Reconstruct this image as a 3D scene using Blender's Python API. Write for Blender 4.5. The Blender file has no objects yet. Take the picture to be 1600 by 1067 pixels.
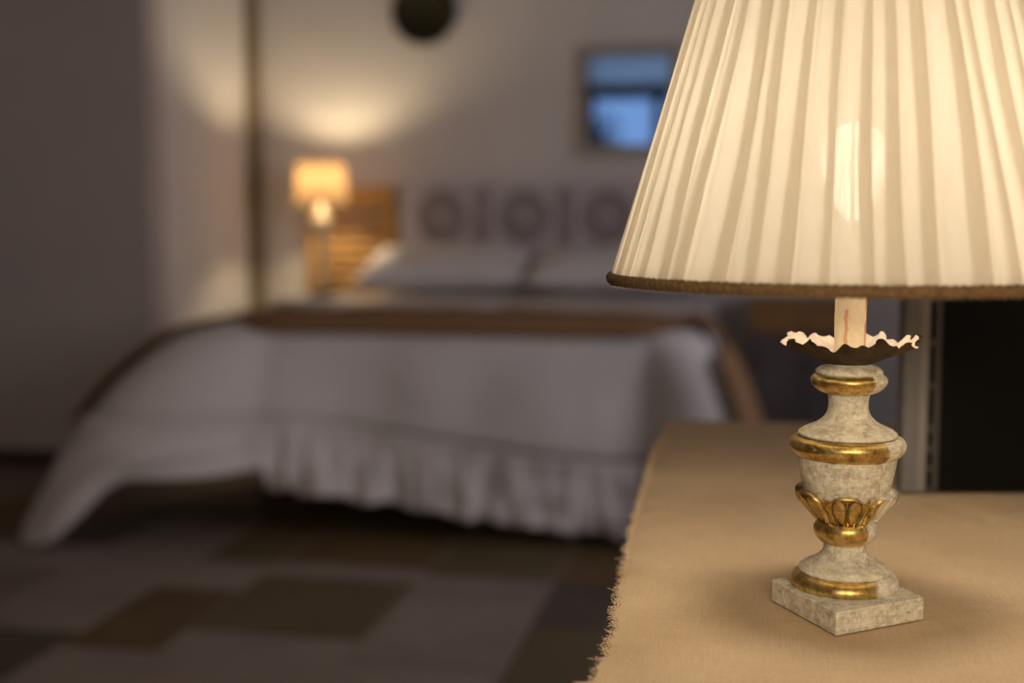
import bpy, math, random
from mathutils import Vector, Matrix, noise

random.seed(7)
PI = math.pi
scene = bpy.context.scene
COL = scene.collection

# ------------------------------------------------------------------ camera
F_PX, W, H = 2000.0, 1600, 1067
PITCH = math.radians(5.48)
YAW = math.radians(11.0)
CAM_Z = 1.10
cam_d = bpy.data.cameras.new('camera')
cam = bpy.data.objects.new('camera', cam_d)
COL.objects.link(cam)
cam_d.sensor_width = 36.0
cam_d.lens = 36.0 * F_PX / W
cam.location = (0, 0, CAM_Z)
cam.rotation_euler = (PI / 2 - PITCH, 0, YAW)
cam_d.clip_start = 0.02
cam_d.dof.use_dof = True
cam_d.dof.focus_distance = 1.035
cam_d.dof.aperture_fstop = 2.3
scene.camera = cam
CM = Matrix.Rotation(YAW, 4, 'Z') @ Matrix.Rotation(PI / 2 - PITCH, 4, 'X')

# ------------------------------------------------------------------ world, daylight, exposure
wd = bpy.data.worlds.new('dusk_sky')
scene.world = wd
wd.use_nodes = True
bgn = wd.node_tree.nodes['Background']
bgn.inputs[0].default_value = (0.19, 0.36, 0.74, 1)
bgn.inputs[1].default_value = 1.0

def area(name, loc, rot, sx, sy, power, col):
    d = bpy.data.lights.new(name, 'AREA')
    d.shape = 'RECTANGLE'; d.size = sx; d.size_y = sy
    d.energy = power; d.color = col
    o = bpy.data.objects.new(name, d); COL.objects.link(o)
    o.location = loc; o.rotation_euler = rot
    return o

# daylight falling in through the window of the right-hand wall (outside the frame)
area('window_daylight', (2.02, 3.05, 1.65), (0, PI / 2, 0), 1.3, 1.3, 38, (0.95, 0.88, 0.96))
# added warm fill behind the camera, brightening the front of the large lamp
area('warm_fill_light', (0.35, -0.95, 1.5), (math.radians(82), 0, math.radians(6)), 1.1, 0.5, 26, (1.0, 0.80, 0.56))

scene.view_settings.view_transform = 'Standard'
scene.view_settings.look = 'None'
scene.view_settings.gamma = 1.0
scene.view_settings.use_curve_mapping = False
scene.view_settings.exposure = 0.0
scene.cycles.use_denoising = True
scene.cycles.max_bounces = 10
scene.cycles.diffuse_bounces = 5
scene.cycles.transmission_bounces = 8
scene.cycles.transparent_max_bounces = 12
scene.cycles.sample_clamp_indirect = 4.0
scene.cycles.caustics_reflective = False
scene.cycles.caustics_refractive = False

BULB = 122.0          # radiance of the near lamp's bulb
FAR_BULB = 490.0

# ------------------------------------------------------------------ helpers
def ray(px, py):
    return (CM @ Vector(((px - W / 2) / F_PX, -(py - H / 2) / F_PX, -1.0, 0))).to_3d()

def on_z(px, py, z):
    d = ray(px, py); t = (z - CAM_Z) / d.z
    return Vector((d.x * t, d.y * t, z))

def on_v(px, py, v):
    d = ray(px, py); t = v / d.y
    return Vector((d.x * t, v, CAM_Z + d.z * t))

def room(X, D):      # right / forward of the camera -> room axes
    return (X * math.cos(YAW) - D * math.sin(YAW), X * math.sin(YAW) + D * math.cos(YAW))

def sstep(a, b, x):
    t = max(0.0, min(1.0, (x - a) / (b - a)))
    return t * t * (3 - 2 * t)

class MB:
    def __init__(s):
        s.v = []; s.f = []; s.m = []
    def add(s, vs, fs, mi=0):
        b = len(s.v); s.v += [tuple(p) for p in vs]
        for f in fs:
            s.f.append(tuple(b + i for i in f)); s.m.append(mi)
        return s
    def box(s, x0, x1, y0, y1, z0, z1, mi=0, M=None):
        vs = [Vector((x, y, z)) for z in (z0, z1) for y in (y0, y1) for x in (x0, x1)]
        if M is not None: vs = [M @ p for p in vs]
        return s.add(vs, [(0, 2, 3, 1), (4, 5, 7, 6), (0, 1, 5, 4), (2, 6, 7, 3), (0, 4, 6, 2), (1, 3, 7, 5)], mi)
    def grid(s, fn, nu, nv, closed_u=False, mi=0):
        vs = [fn(i, j) for j in range(nv) for i in range(nu)]
        fs = []
        for j in range(nv - 1):
            for i in range(nu if closed_u else nu - 1):
                a = j * nu + i; b = j * nu + (i + 1) % nu
                fs.append((a, b, b + nu, a + nu))
        return s.add(vs, fs, mi)
    def lathe(s, prof, n=64, cx=0, cy=0, mi=0, cap0=True, cap1=True):
        base = len(s.v)
        s.grid(lambda i, j: (cx + prof[j][0] * math.cos(2 * PI * i / n), cy + prof[j][0] * math.sin(2 * PI * i / n), prof[j][1]), n, len(prof), True, mi)
        if cap0:
            s.f.append(tuple(base + i for i in range(n))[::-1]); s.m.append(mi)
        if cap1:
            o = base + (len(prof) - 1) * n
            s.f.append(tuple(o + i for i in range(n))); s.m.append(mi)
        return s
    def tube(s, pts, r, n=6, mi=0):
        pts = [Vector(p) for p in pts]
        rings = []
        for k, p in enumerate(pts):
            t = (pts[min(k + 1, len(pts) - 1)] - pts[max(k - 1, 0)]).normalized()
            a = t.orthogonal().normalized(); b = t.cross(a)
            rr = r[k] if isinstance(r, (list, tuple)) else r
            rings.append([p + (a * math.cos(2 * PI * i / n) + b * math.sin(2 * PI * i / n)) * rr for i in range(n)])
        s.grid(lambda i, j: rings[j][i], n, len(pts), True, mi)
        return s
    def build(s, name, mats, parent=None, smooth=True, bevel=0, sub=0, angle=None):
        me = bpy.data.meshes.new(name)
        me.from_pydata(s.v, [], s.f)
        if not isinstance(mats, (list, tuple)): mats = [mats]
        for m in mats: me.materials.append(m)
        me.polygons.foreach_set('material_index', s.m)
        me.polygons.foreach_set('use_smooth', [smooth] * len(s.f))
        me.update()
        o = bpy.data.objects.new(name, me); COL.objects.link(o)
        if parent is not None: o.parent = parent
        if bevel:
            b = o.modifiers.new('bevel', 'BEVEL'); b.width = bevel; b.segments = 3
            b.limit_method = 'ANGLE'; b.angle_limit = math.radians(40)
            if smooth:
                for p in me.polygons: p.use_smooth = False
        if sub:
            q = o.modifiers.new('sub', 'SUBSURF'); q.levels = sub; q.render_levels = sub
        return o

def tag(o, label=None, cat=None, group=None, kind=None):
    if label: o['label'] = label
    if cat: o['category'] = cat
    if group: o['group'] = group
    if kind: o['kind'] = kind
    return o

def empty(name, loc=(0, 0, 0), rz=0.0):
    o = bpy.data.objects.new(name, None); COL.objects.link(o)
    o.location = loc; o.rotation_euler = (0, 0, rz); o.empty_display_size = 0.05
    return o

# ------------------------------------------------------------------ materials
class NT:
    def __init__(s, name):
        s.mat = bpy.data.materials.new(name); s.mat.use_nodes = True
        s.nt = s.mat.node_tree; s.nt.nodes.clear()
        s.out = s.n('ShaderNodeOutputMaterial')
    def n(s, t, **kw):
        x = s.nt.nodes.new(t)
        for k, v in kw.items(): setattr(x, k, v)
        return x
    def l(s, a, b): s.nt.links.new(a, b)
    def set(s, sock, val):
        if hasattr(val, 'is_linked') or isinstance(val, bpy.types.NodeSocket): s.l(val, sock)
        else: sock.default_value = val
    def math(s, op, a, b=0.0, c=None):
        x = s.n('ShaderNodeMath', operation=op)
        s.set(x.inputs[0], a); s.set(x.inputs[1], b)
        if c is not None: s.set(x.inputs[2], c)
        return x.outputs[0]
    def coord(s, kind='Object', scale=(1, 1, 1)):
        tc = s.n('ShaderNodeTexCoord'); mp = s.n('ShaderNodeMapping')
        s.l(tc.outputs[kind], mp.inputs[0]); mp.inputs['Scale'].default_value = scale
        return mp.outputs[0]
    def noise(s, vec, scale, detail=4, rough=0.55):
        x = s.n('ShaderNodeTexNoise'); s.l(vec, x.inputs['Vector'])
        x.inputs['Scale'].default_value = scale; x.inputs['Detail'].default_value = detail
        x.inputs['Roughness'].default_value = rough
        return x.outputs['Fac']
    def ramp(s, fac, stops):
        x = s.n('ShaderNodeValToRGB'); s.l(fac, x.inputs[0])
        e = x.color_ramp.elements
        while len(e) < len(stops): e.new(0.5)
        for q, (p, c) in zip(e, stops):
            q.position = p; q.color = (c[0], c[1], c[2], 1) if isinstance(c, (tuple, list)) else (c, c, c, 1)
        return x.outputs[0]
    def mix(s, fac, a, b):
        x = s.n('ShaderNodeMix', data_type='RGBA')
        s.set(x.inputs[0], fac)
        for sock, val in ((x.inputs[6], a), (x.inputs[7], b)):
            if isinstance(val, tuple): sock.default_value = (val[0], val[1], val[2], 1)
            else: s.l(val, sock)
        return x.outputs[2]
    def bump(s, h, strength=0.3, dist=0.001):
        x = s.n('ShaderNodeBump'); s.l(h, x.inputs['Height'])
        x.inputs['Strength'].default_value = strength; x.inputs['Distance'].default_value = dist
        return x.outputs[0]
    def bsdf(s, col, rough=0.6, metal=0.0, normal=None, spec=0.5, **kw):
        x = s.n('ShaderNodeBsdfPrincipled')
        s.set(x.inputs['Base Color'], (col[0], col[1], col[2], 1) if isinstance(col, tuple) else col)
        s.set(x.inputs['Roughness'], rough); s.set(x.inputs['Metallic'], metal)
        x.inputs['Specular IOR Level'].default_value = spec
        for k, v in kw.items(): x.inputs[k].default_value = v
        if normal is not None: s.l(normal, x.inputs['Normal'])
        s.l(x.outputs[0], s.out.inputs[0])
        return x

def mat_noise(name, c1, c2, scale=5, rough=0.8, bump=0.0, dist=0.002, bscale=None, metal=0.0, spec=0.3, stretch=(1, 1, 1)):
    m = NT(name); v = m.coord('Object', stretch)
    f = m.noise(v, scale, 5)
    nrm = m.bump(m.noise(v, bscale or scale * 6, 4), bump, dist) if bump else None
    m.bsdf(m.ramp(f, [(0.3, c1), (0.7, c2)]), rough, metal, nrm, spec)
    return m.mat

def mat_cloth(name, c1, c2, pitch=0.0012, rough=0.95, bump=0.5, var=30):
    m = NT(name); v = m.coord('Object')
    sx = m.n('ShaderNodeSeparateXYZ'); m.l(v, sx.inputs[0])
    k = 2 * PI / pitch
    wob = m.math('MULTIPLY', m.noise(v, 60, 3), 3.0)
    a = m.math('SINE', m.math('ADD', m.math('MULTIPLY', sx.outputs[0], k), wob))
    b = m.math('SINE', m.math('ADD', m.math('MULTIPLY', sx.outputs[1], k), wob))
    w = m.math('MULTIPLY', a, b)
    w = m.math('MULTIPLY_ADD', w, 0.5, 0.5)
    big = m.noise(v, var, 5)
    cc = m.mix(m.math('MULTIPLY_ADD', w, 0.55, m.math('MULTIPLY', big, 0.45)), c1, c2)
    m.bsdf(cc, rough, 0, m.bump(w, bump, 0.0006), 0.15)
    return m.mat

def mat_plain(name, c, rough=0.5, metal=0.0, spec=0.4, **kw):
    m = NT(name); m.bsdf(c, rough, metal, None, spec, **kw); return m.mat

M = {}
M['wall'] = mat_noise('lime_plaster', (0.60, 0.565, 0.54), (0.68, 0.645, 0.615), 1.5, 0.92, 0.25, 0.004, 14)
M['shaded_wall'] = mat_noise('shaded_plaster', (0.40, 0.355, 0.335), (0.46, 0.41, 0.385), 1.5, 0.92, 0.25, 0.004, 14)  # wall plaster with the shade of the left-hand walls put into its colour
M['ceiling'] = mat_noise('ceiling_plaster', (0.66, 0.64, 0.61), (0.74, 0.72, 0.69), 1.2, 0.9)
M['trimwood'] = mat_noise('brown_painted_wood', (0.17, 0.13, 0.08), (0.22, 0.17, 0.105), 8, 0.7, stretch=(4, 4, 0.5))
M['darkwood'] = mat_noise('dark_stained_wood', (0.035, 0.022, 0.014), (0.07, 0.045, 0.028), 10, 0.5, 0.2, stretch=(1, 6, 6))
M['black'] = mat_noise('black_lacquer', (0.003, 0.0025, 0.002), (0.006, 0.005, 0.004), 3, 0.75, spec=0.08)
M['grey_metal'] = mat_noise('grey_painted_metal', (0.12, 0.115, 0.115), (0.15, 0.145, 0.145), 12, 0.5, spec=0.3)
M['grey_metal_light'] = mat_noise('light_grey_metal', (0.17, 0.155, 0.15), (0.21, 0.19, 0.185), 12, 0.5, spec=0.3)
M['slatwood'] = mat_noise('honey_wood', (0.42, 0.22, 0.06), (0.56, 0.33, 0.11), 9, 0.45, 0.2, stretch=(1, 5, 9))
M['walnut'] = mat_noise('amber_wood', (0.26, 0.13, 0.04), (0.36, 0.19, 0.06), 9, 0.45, 0.2, stretch=(1, 5, 5))
M['white_paint'] = mat_noise('chalky_white_paint', (0.52, 0.50, 0.47), (0.60, 0.58, 0.55), 5, 0.8)
M['grey_paint'] = mat_noise('mauve_grey_paint', (0.10, 0.082, 0.08), (0.135, 0.112, 0.11), 5, 0.8)
M['bed_cotton'] = mat_noise('white_quilted_cotton', (0.58, 0.545, 0.53), (0.64, 0.60, 0.585), 4, 0.95, 0.3, 0.004, 50)
M['pillow_cotton'] = mat_noise('white_pillow_cotton', (0.58, 0.56, 0.56), (0.66, 0.64, 0.64), 4, 0.95, 0.3, 0.003, 40)
M['throw'] = mat_cloth('brown_wool', (0.19, 0.105, 0.05), (0.27, 0.155, 0.08), 0.006, 0.95, 0.5, 12)
M['headpaint'] = mat_noise('lilac_white_paint', (0.52, 0.48, 0.50), (0.58, 0.54, 0.56), 5, 0.8)
M['headdark'] = mat_noise('taupe_stencil_paint', (0.30, 0.255, 0.25), (0.36, 0.305, 0.30), 9, 0.8)
M['mattress'] = mat_noise('mattress_ticking', (0.5, 0.47, 0.43), (0.56, 0.53, 0.49), 6, 0.9)
M['plate'] = mat_noise('dark_olive_glaze', (0.018, 0.016, 0.007), (0.035, 0.03, 0.012), 6, 0.6, spec=0.2)
M['frame'] = mat_noise('worn_grey_frame', (0.34, 0.30, 0.26), (0.44, 0.39, 0.34), 18, 0.6, 0.3)
M['mirror'] = mat_plain('mirror_glass', (0.86, 0.88, 0.9), 0.01, 1.0)
M['grout'] = mat_noise('pale_grout', (0.21, 0.175, 0.14), (0.26, 0.215, 0.175), 12, 0.9)
M['bronze'] = mat_noise('dark_bronze', (0.07, 0.045, 0.02), (0.12, 0.075, 0.03), 20, 0.45, metal=0.6)
M['cream'] = mat_noise('cream_lacquer', (0.62, 0.52, 0.36), (0.70, 0.60, 0.44), 20, 0.5)
M['rust'] = mat_noise('rusty_tin', (0.035, 0.024, 0.014), (0.10, 0.065, 0.03), 60, 0.75, 0.6, 0.001, 200)
M['pan_cream'] = mat_noise('chipped_cream_tin', (0.20, 0.16, 0.13), (0.31, 0.26, 0.21), 70, 0.7, 0.5, 0.001, 200)
M['leaf'] = mat_noise('leaf_green', (0.03, 0.07, 0.03), (0.07, 0.13, 0.05), 14, 0.6)
M['ground'] = mat_noise('garden_ground', (0.08, 0.07, 0.05), (0.12, 0.10, 0.07), 3, 0.9)
M['glass'] = NT('window_glass')
_g = M['glass']; _t = _g.n('ShaderNodeBsdfTransparent'); _gl = _g.n('ShaderNodeBsdfGlossy'); _gl.inputs['Roughness'].default_value = 0.02
_fr = _g.n('ShaderNodeFresnel'); _fr.inputs[0].default_value = 1.3
_mx = _g.n('ShaderNodeMixShader'); _g.l(_fr.outputs[0], _mx.inputs[0]); _g.l(_t.outputs[0], _mx.inputs[1]); _g.l(_gl.outputs[0], _mx.inputs[2]); _g.l(_mx.outputs[0], _g.out.inputs[0])
M['glass'] = _g.mat

TILES = {'light': ((0.185, 0.145, 0.12), (0.235, 0.19, 0.155)), 'mid': ((0.13, 0.10, 0.075), (0.17, 0.13, 0.10)),
         'brown': ((0.085, 0.05, 0.018), (0.115, 0.07, 0.028)), 'olive': ((0.085, 0.062, 0.027), (0.115, 0.085, 0.04)), 'dark': ((0.06, 0.045, 0.032), (0.085, 0.065, 0.045))}
TK = list(TILES)
for k in TK: M['tile_' + k] = mat_noise('stone_' + k, *TILES[k], 4, 0.6, 0.15, 0.004, 12)

def emis(name, col, st):
    m = NT(name); e = m.n('ShaderNodeEmission'); e.inputs[0].default_value = (*col, 1); e.inputs[1].default_value = st
    m.l(e.outputs[0], m.out.inputs[0]); return m.mat
M['bulb'] = emis('glowing_bulb', (1.0, 0.83, 0.61), BULB)
M['far_bulb'] = emis('glowing_far_bulb', (1.0, 0.78, 0.48), FAR_BULB)

def shade_mat(name, col, tcol, trans=0.55, thru=0.0, vec_scale=(1, 1, 1)):
    m = NT(name); v = m.coord('Object')
    sx = m.n('ShaderNodeSeparateXYZ'); m.l(v, sx.inputs[0])
    ang = m.math('ARCTAN2', sx.outputs[1], sx.outputs[0])
    cx = m.n('ShaderNodeCombineXYZ'); m.l(m.math('MULTIPLY', ang, 60.0), cx.inputs[0]); m.l(m.math('MULTIPLY', sx.outputs[2], 25.0), cx.inputs[1])
    fib = m.noise(cx.outputs[0], 3.0, 5, 0.7)
    fine = m.noise(v, 900, 3)
    nrm = m.bump(m.math('ADD', fib, m.math('MULTIPLY', fine, 0.4)), 0.35, 0.001)
    c = m.mix(m.math('MULTIPLY_ADD', fib, 0.5, 0.25), tuple(q * 0.93 for q in col), col)
    tc = m.mix(fib, tuple(q * 0.86 for q in tcol), tcol)
    d = m.n('ShaderNodeBsdfDiffuse'); m.l(c, d.inputs[0]); m.l(nrm, d.inputs['Normal'])
    t = m.n('ShaderNodeBsdfTranslucent'); m.l(tc, t.inputs[0]); m.l(nrm, t.inputs['Normal'])
    a = m.n('ShaderNodeMixShader'); a.inputs[0].default_value = trans
    m.l(d.outputs[0], a.inputs[1]); m.l(t.outputs[0], a.inputs[2])
    o = a.outputs[0]
    if thru:
        tp = m.n('ShaderNodeBsdfTransparent'); b = m.n('ShaderNodeMixShader'); b.inputs[0].default_value = thru
        m.l(o, b.inputs[1]); m.l(tp.outputs[0], b.inputs[2]); o = b.outputs[0]
    m.l(o, m.out.inputs[0]); return m.mat
M['shade'] = shade_mat('ivory_pleated_silk', (0.92, 0.86, 0.75), (0.98, 0.95, 0.89), 0.74, 0.04)
M['lining'] = shade_mat('shade_lining', (0.88, 0.83, 0.74), (0.87, 0.85, 0.80), 0.74, 0.06)
M['far_shade'] = shade_mat('amber_parchment', (0.42, 0.34, 0.22), (0.105, 0.066, 0.033), 0.5)
M['blind'] = shade_mat('white_blind_cloth', (0.98, 0.92, 0.86), (1.0, 0.88, 0.74), 0.90)
M['braid'] = mat_noise('brown_braid', (0.13, 0.075, 0.03), (0.25, 0.155, 0.07), 300, 0.9, 0.8, 0.001, 700)

# whitewashed, worn paint
def whitewash(name, gold=False):
    m = NT(name); v = m.coord('Object')
    n1 = m.noise(v, 90, 6, 0.75); n2 = m.noise(v, 160, 5, 0.7); n3 = m.noise(v, 14, 3)
    st = m.coord('Object', (60, 60, 700)); grain = m.noise(st, 1.0, 4, 0.6)
    wash = m.ramp(n1, [(0.34, (0.42, 0.36, 0.25)), (0.50, (0.68, 0.62, 0.47)), (0.66, (0.88, 0.82, 0.68))])
    wash = m.mix(m.ramp(n2, [(0.52, 0.0), (0.58, 0.8)]), wash, (0.88, 0.84, 0.73))
    wash = m.mix(m.ramp(n2, [(0.30, 0.8), (0.38, 0.0)]), wash, (0.14, 0.10, 0.055))
    wash = m.mix(m.ramp(grain, [(0.35, 0.30), (0.52, 0.0)]), wash, (0.34, 0.29, 0.2))
    nrm = m.bump(m.math('ADD', n1, m.math('MULTIPLY', n2, 0.6)), 0.5, 0.0012)
    if not gold:
        m.bsdf(wash, 0.75, 0, nrm, 0.3); return m.mat
    sx = m.n('ShaderNodeSeparateXYZ'); m.l(v, sx.inputs[0])
    # angle measured from the side that faces the room (-y), positive towards +x
    ang = m.math('ARCTAN2', sx.outputs[0], m.math('MULTIPLY', sx.outputs[1], -1.0))
    edge = m.math('ADD', ang, m.math('MULTIPLY_ADD', n3, 0.9, -0.45))
    g = m.ramp(edge, [(0.72, 1.0), (0.82, 0.0)])
    back = m.ramp(m.math('ADD', ang, 3.2), [(0.0, 0.0), (0.5, 1.0)])
    g = m.math('MULTIPLY', g, back)
    spots = m.ramp(n2, [(0.30, 0.0), (0.38, 1.0)])
    g = m.math('MULTIPLY', g, spots)
    gcol = m.ramp(n1, [(0.36, (0.30, 0.17, 0.05)), (0.5, (0.60, 0.41, 0.13)), (0.62, (0.79, 0.62, 0.25))])
    pa = m.n('ShaderNodeAttribute', attribute_name='groove_dark')  # gold turns dark brown along the leaf grooves
    gcol = m.mix(m.math('MULTIPLY', pa.outputs['Fac'], .88), gcol, (0.09, 0.045, 0.015))
    p1 = m.n('ShaderNodeBsdfPrincipled'); m.l(wash, p1.inputs['Base Color']); p1.inputs['Roughness'].default_value = 0.75; m.l(nrm, p1.inputs['Normal'])
    p2 = m.n('ShaderNodeBsdfPrincipled'); m.l(gcol, p2.inputs['Base Color']); p2.inputs['Metallic'].default_value = 0.9
    m.l(m.ramp(n2, [(0.3, 0.42), (0.7, 0.26)]), p2.inputs['Roughness'])
    m.l(m.bump(m.math('ADD', n1, m.math('MULTIPLY', n2, 0.5)), 0.22, 0.001), p2.inputs['Normal'])
    mx = m.n('ShaderNodeMixShader'); m.l(g, mx.inputs[0]); m.l(p1.outputs[0], mx.inputs[1]); m.l(p2.outputs[0], mx.inputs[2])
    m.l(mx.outputs[0], m.out.inputs[0])
    return m.mat
M['wash'] = whitewash('worn_whitewash')
M['gold'] = whitewash('worn_gilding', True)

def candle_mat():
    m = NT('painted_candle_card'); v = m.coord('Object', (1, 1, 0.22)); v2 = m.coord('Object')
    f = m.noise(v, 48, 3, 0.5); g = m.noise(v2, 260, 4)
    c = m.mix(m.ramp(g, [(0.3, 0.0), (0.7, 1.0)]), (0.84, 0.70, 0.50), (0.90, 0.80, 0.62))
    c = m.mix(m.ramp(f, [(0.57, 0.0), (0.58, 0.85)]), c, (0.60, 0.27, 0.12))
    sp = m.n('ShaderNodeSeparateXYZ'); m.l(v2, sp.inputs[0])
    wav = m.math('MULTIPLY', m.math('SINE', m.math('MULTIPLY', sp.outputs[2], 420.0)), .0005)
    dx = m.math('ABSOLUTE', m.math('ADD', m.math('ADD', sp.outputs[0], .0035), m.math('ADD', wav, m.math('MULTIPLY_ADD', g, .003, -.0015))))
    st = m.math('MULTIPLY', m.math('LESS_THAN', dx, .0014), m.math('LESS_THAN', sp.outputs[2], 0.2515))
    st = m.math('MULTIPLY', st, m.math('LESS_THAN', sp.outputs[1], 0.0))
    c = m.mix(m.math('MULTIPLY', st, .8), c, (0.60, 0.27, 0.12))
    m.bsdf(c, 0.65, 0, m.bump(g, 0.3, 0.0006), 0.3); return m.mat
M['candle'] = candle_mat()

def burlap_mat():
    m = NT('burlap_weave'); v = m.coord('Object')
    sx = m.n('ShaderNodeSeparateXYZ'); m.l(v, sx.inputs[0])
    wob = m.math('MULTIPLY', m.noise(v, 45, 3), 3.0)
    wob2 = m.math('MULTIPLY', m.noise(v, 38, 3), 3.0)
    k = 2 * PI / 0.0031
    a = m.math('SINE', m.math('ADD', m.math('MULTIPLY', sx.outputs[0], k), wob))
    b = m.math('SINE', m.math('ADD', m.math('MULTIPLY', sx.outputs[1], k), wob2))
    w = m.math('MULTIPLY', a, b)
    h = m.math('MULTIPLY_ADD', w, 0.5, 0.5)
    ths = m.noise(m.coord('Object', (900, 25, 1)), 1.0, 3, 0.6)
    tht = m.noise(m.coord('Object', (25, 900, 1)), 1.0, 3, 0.6)
    th = m.math('MULTIPLY', m.math('ADD', ths, tht), 0.5)
    big = m.noise(v, 9, 4)
    fine = m.noise(v, 480, 3, 0.7)
    f = m.math('ADD', m.math('MULTIPLY', h, 0.62), m.math('ADD', m.math('MULTIPLY', th, 0.40), m.math('MULTIPLY', fine, 0.26)))
    c = m.ramp(f, [(0.38, (0.22, 0.145, 0.08)), (0.60, (0.60, 0.45, 0.295)), (0.86, (0.86, 0.68, 0.47))])
    c = m.mix(m.ramp(big, [(0.35, 0.22), (0.65, 0.0)]), c, (0.28, 0.17, 0.08))
    fl = m.noise(v, 130, 2, 0.5)
    c = m.mix(m.ramp(fl, [(0.77, 0.0), (0.80, 0.7)]), c, (0.07, 0.04, 0.02))
    m.bsdf(c, 0.95, 0, m.bump(m.math('ADD', h, m.math('MULTIPLY', th, 0.7)), 0.55, 0.0006), 0.1); return m.mat
M['burlap'] = burlap_mat()

# ------------------------------------------------------------------ room shell
BACK, CORNER, PIER, LEFT, RIGHT, REAR, CEIL = 6.35, -2.60, 5.16, -3.75, 1.85, -2.2, 3.3
T = 0.15
def struct(name, mb, mat, parent=None, **kw):
    o = mb.build(name, mat, parent, smooth=False, **kw)
    if parent is None: tag(o, kind='structure')
    return o

struct('wall_back', MB().box(CORNER - T, RIGHT + T, BACK, BACK + T, -.05, CEIL), M['wall'])
struct('wall_alcove', MB().box(CORNER - T, CORNER, PIER + T, BACK, -.05, CEIL), M['wall'])
struct('wall_pier', MB().box(LEFT - T, CORNER, PIER, PIER + T, -.05, CEIL), M['shaded_wall'])
struct('wall_left', MB().box(LEFT - T, LEFT, REAR, PIER, -.05, CEIL), M['shaded_wall'])
struct('ceiling', MB().box(LEFT - T, RIGHT + T, REAR - T, BACK + T, CEIL, CEIL + T), M['ceiling'])
# right wall with the daylight window
wv0, wv1, wz0, wz1 = 2.4, 3.7, 1.0, 2.3
wr = MB()
wr.box(RIGHT, RIGHT + T, REAR, wv0, -.05, CEIL).box(RIGHT, RIGHT + T, wv1, BACK, -.05, CEIL)
wr.box(RIGHT, RIGHT + T, wv0, wv1, -.05, wz0).box(RIGHT, RIGHT + T, wv0, wv1, wz1, CEIL)
struct('wall_right', wr, M['wall'])
w2 = MB()
for a, b, c, d in ((wv0, wv1, wz0, wz0 + .05), (wv0, wv1, wz1 - .05, wz1), (wv0, wv0 + .05, wz0, wz1), (wv1 - .05, wv1, wz0, wz1), (3.03, 3.07, wz0, wz1)):
    w2.box(RIGHT + .03, RIGHT + .08, a, b, c, d)
struct('window_2', w2, M['white_paint'])
# rear wall with the window the mirror shows
xs = [(-1.93, -1.25), (-1.13, -0.45)]
z0, z1, z2, z3 = 1.0, 2.47, 2.63, 3.02
wb = MB()
wb.box(LEFT, -1.98, REAR - T, REAR, -.05, CEIL).box(-0.40, RIGHT + T, REAR - T, REAR, -.05, CEIL)
wb.box(-1.98, -0.40, REAR - T, REAR, -.05, z0 - .05).box(-1.98, -0.40, REAR - T, REAR, z3, CEIL)
struct('wall_rear', wb, M['wall'])
wf = MB()
wf.box(-1.98, -1.93, REAR - .1, REAR + .01, z0 - .05, z1).box(-0.45, -0.40, REAR - .1, REAR + .01, z0 - .05, z1)
wf.box(-1.25, -1.13, REAR - .1, REAR + .01, z0, z1).box(-1.93, -.45, REAR - .1, REAR + .01, z0 - .05, z0)
win = struct('window_1', wf, M['darkwood'])
struct('beam', MB().box(-2.1, -0.3, REAR - .05, REAR + .06, z1, z2), M['darkwood'], win)
struct('pane', MB().box(-1.93, -1.25, REAR - .06, REAR - .055, z0, z1), M['glass'], win)
struct('pane', MB().box(-1.13, -.45, REAR - .06, REAR - .055, z0, z1), M['glass'], win)
bl = MB()
bl.grid(lambda i, j: (-1.96 + 1.54 * i / 20, REAR - .03 + .006 * math.sin(j * 1.3), z2 + (z3 - z2) * j / 24), 21, 25)
bl.build('blind', M['blind'], win)
# garden outside the rear window
struct('ground', MB().box(-7, 5, -9, REAR - T, -0.2, -0.05), M['ground'])
def bush(loc, r, h, seed, label):
    rnd = random.Random(seed); root = empty('garden_bush', loc)
    tag(root, label, 'bush')
    st = MB()
    for k in range(5):
        a = rnd.uniform(0, 2 * PI); st.tube([(0, 0, -0.06), (math.cos(a) * r * .3, math.sin(a) * r * .3, h * .5), (math.cos(a) * r * .6, math.sin(a) * r * .6, h * .85)], [.03, .02, .008])
    st.build('stem', M['trimwood'], root)
    lf = MB()
    for k in range(1500):
        a = rnd.uniform(0, 2 * PI); q = math.acos(rnd.uniform(-1, 1)); rr = rnd.uniform(.6, 1.0)
        p = Vector((math.cos(a) * math.sin(q) * r * rr, math.sin(a) * math.sin(q) * r * rr, h * .6 + math.cos(q) * h * .42 * rr))
        e1 = Vector((rnd.gauss(0, 1), rnd.gauss(0, 1), rnd.gauss(0, 1))).normalized(); e2 = e1.orthogonal().normalized()
        L = .07
        lf.add([p - e1 * L, p + e2 * L * .4, p + e1 * L, p - e2 * L * .4], [(0, 1, 2, 3)])
    lf.build('foliage', M['leaf'], root, smooth=False)
bush((-2.35, -3.6, 0), 0.75, 2.6, 3, 'green garden bush seen in the mirror through the rear window')

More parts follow.
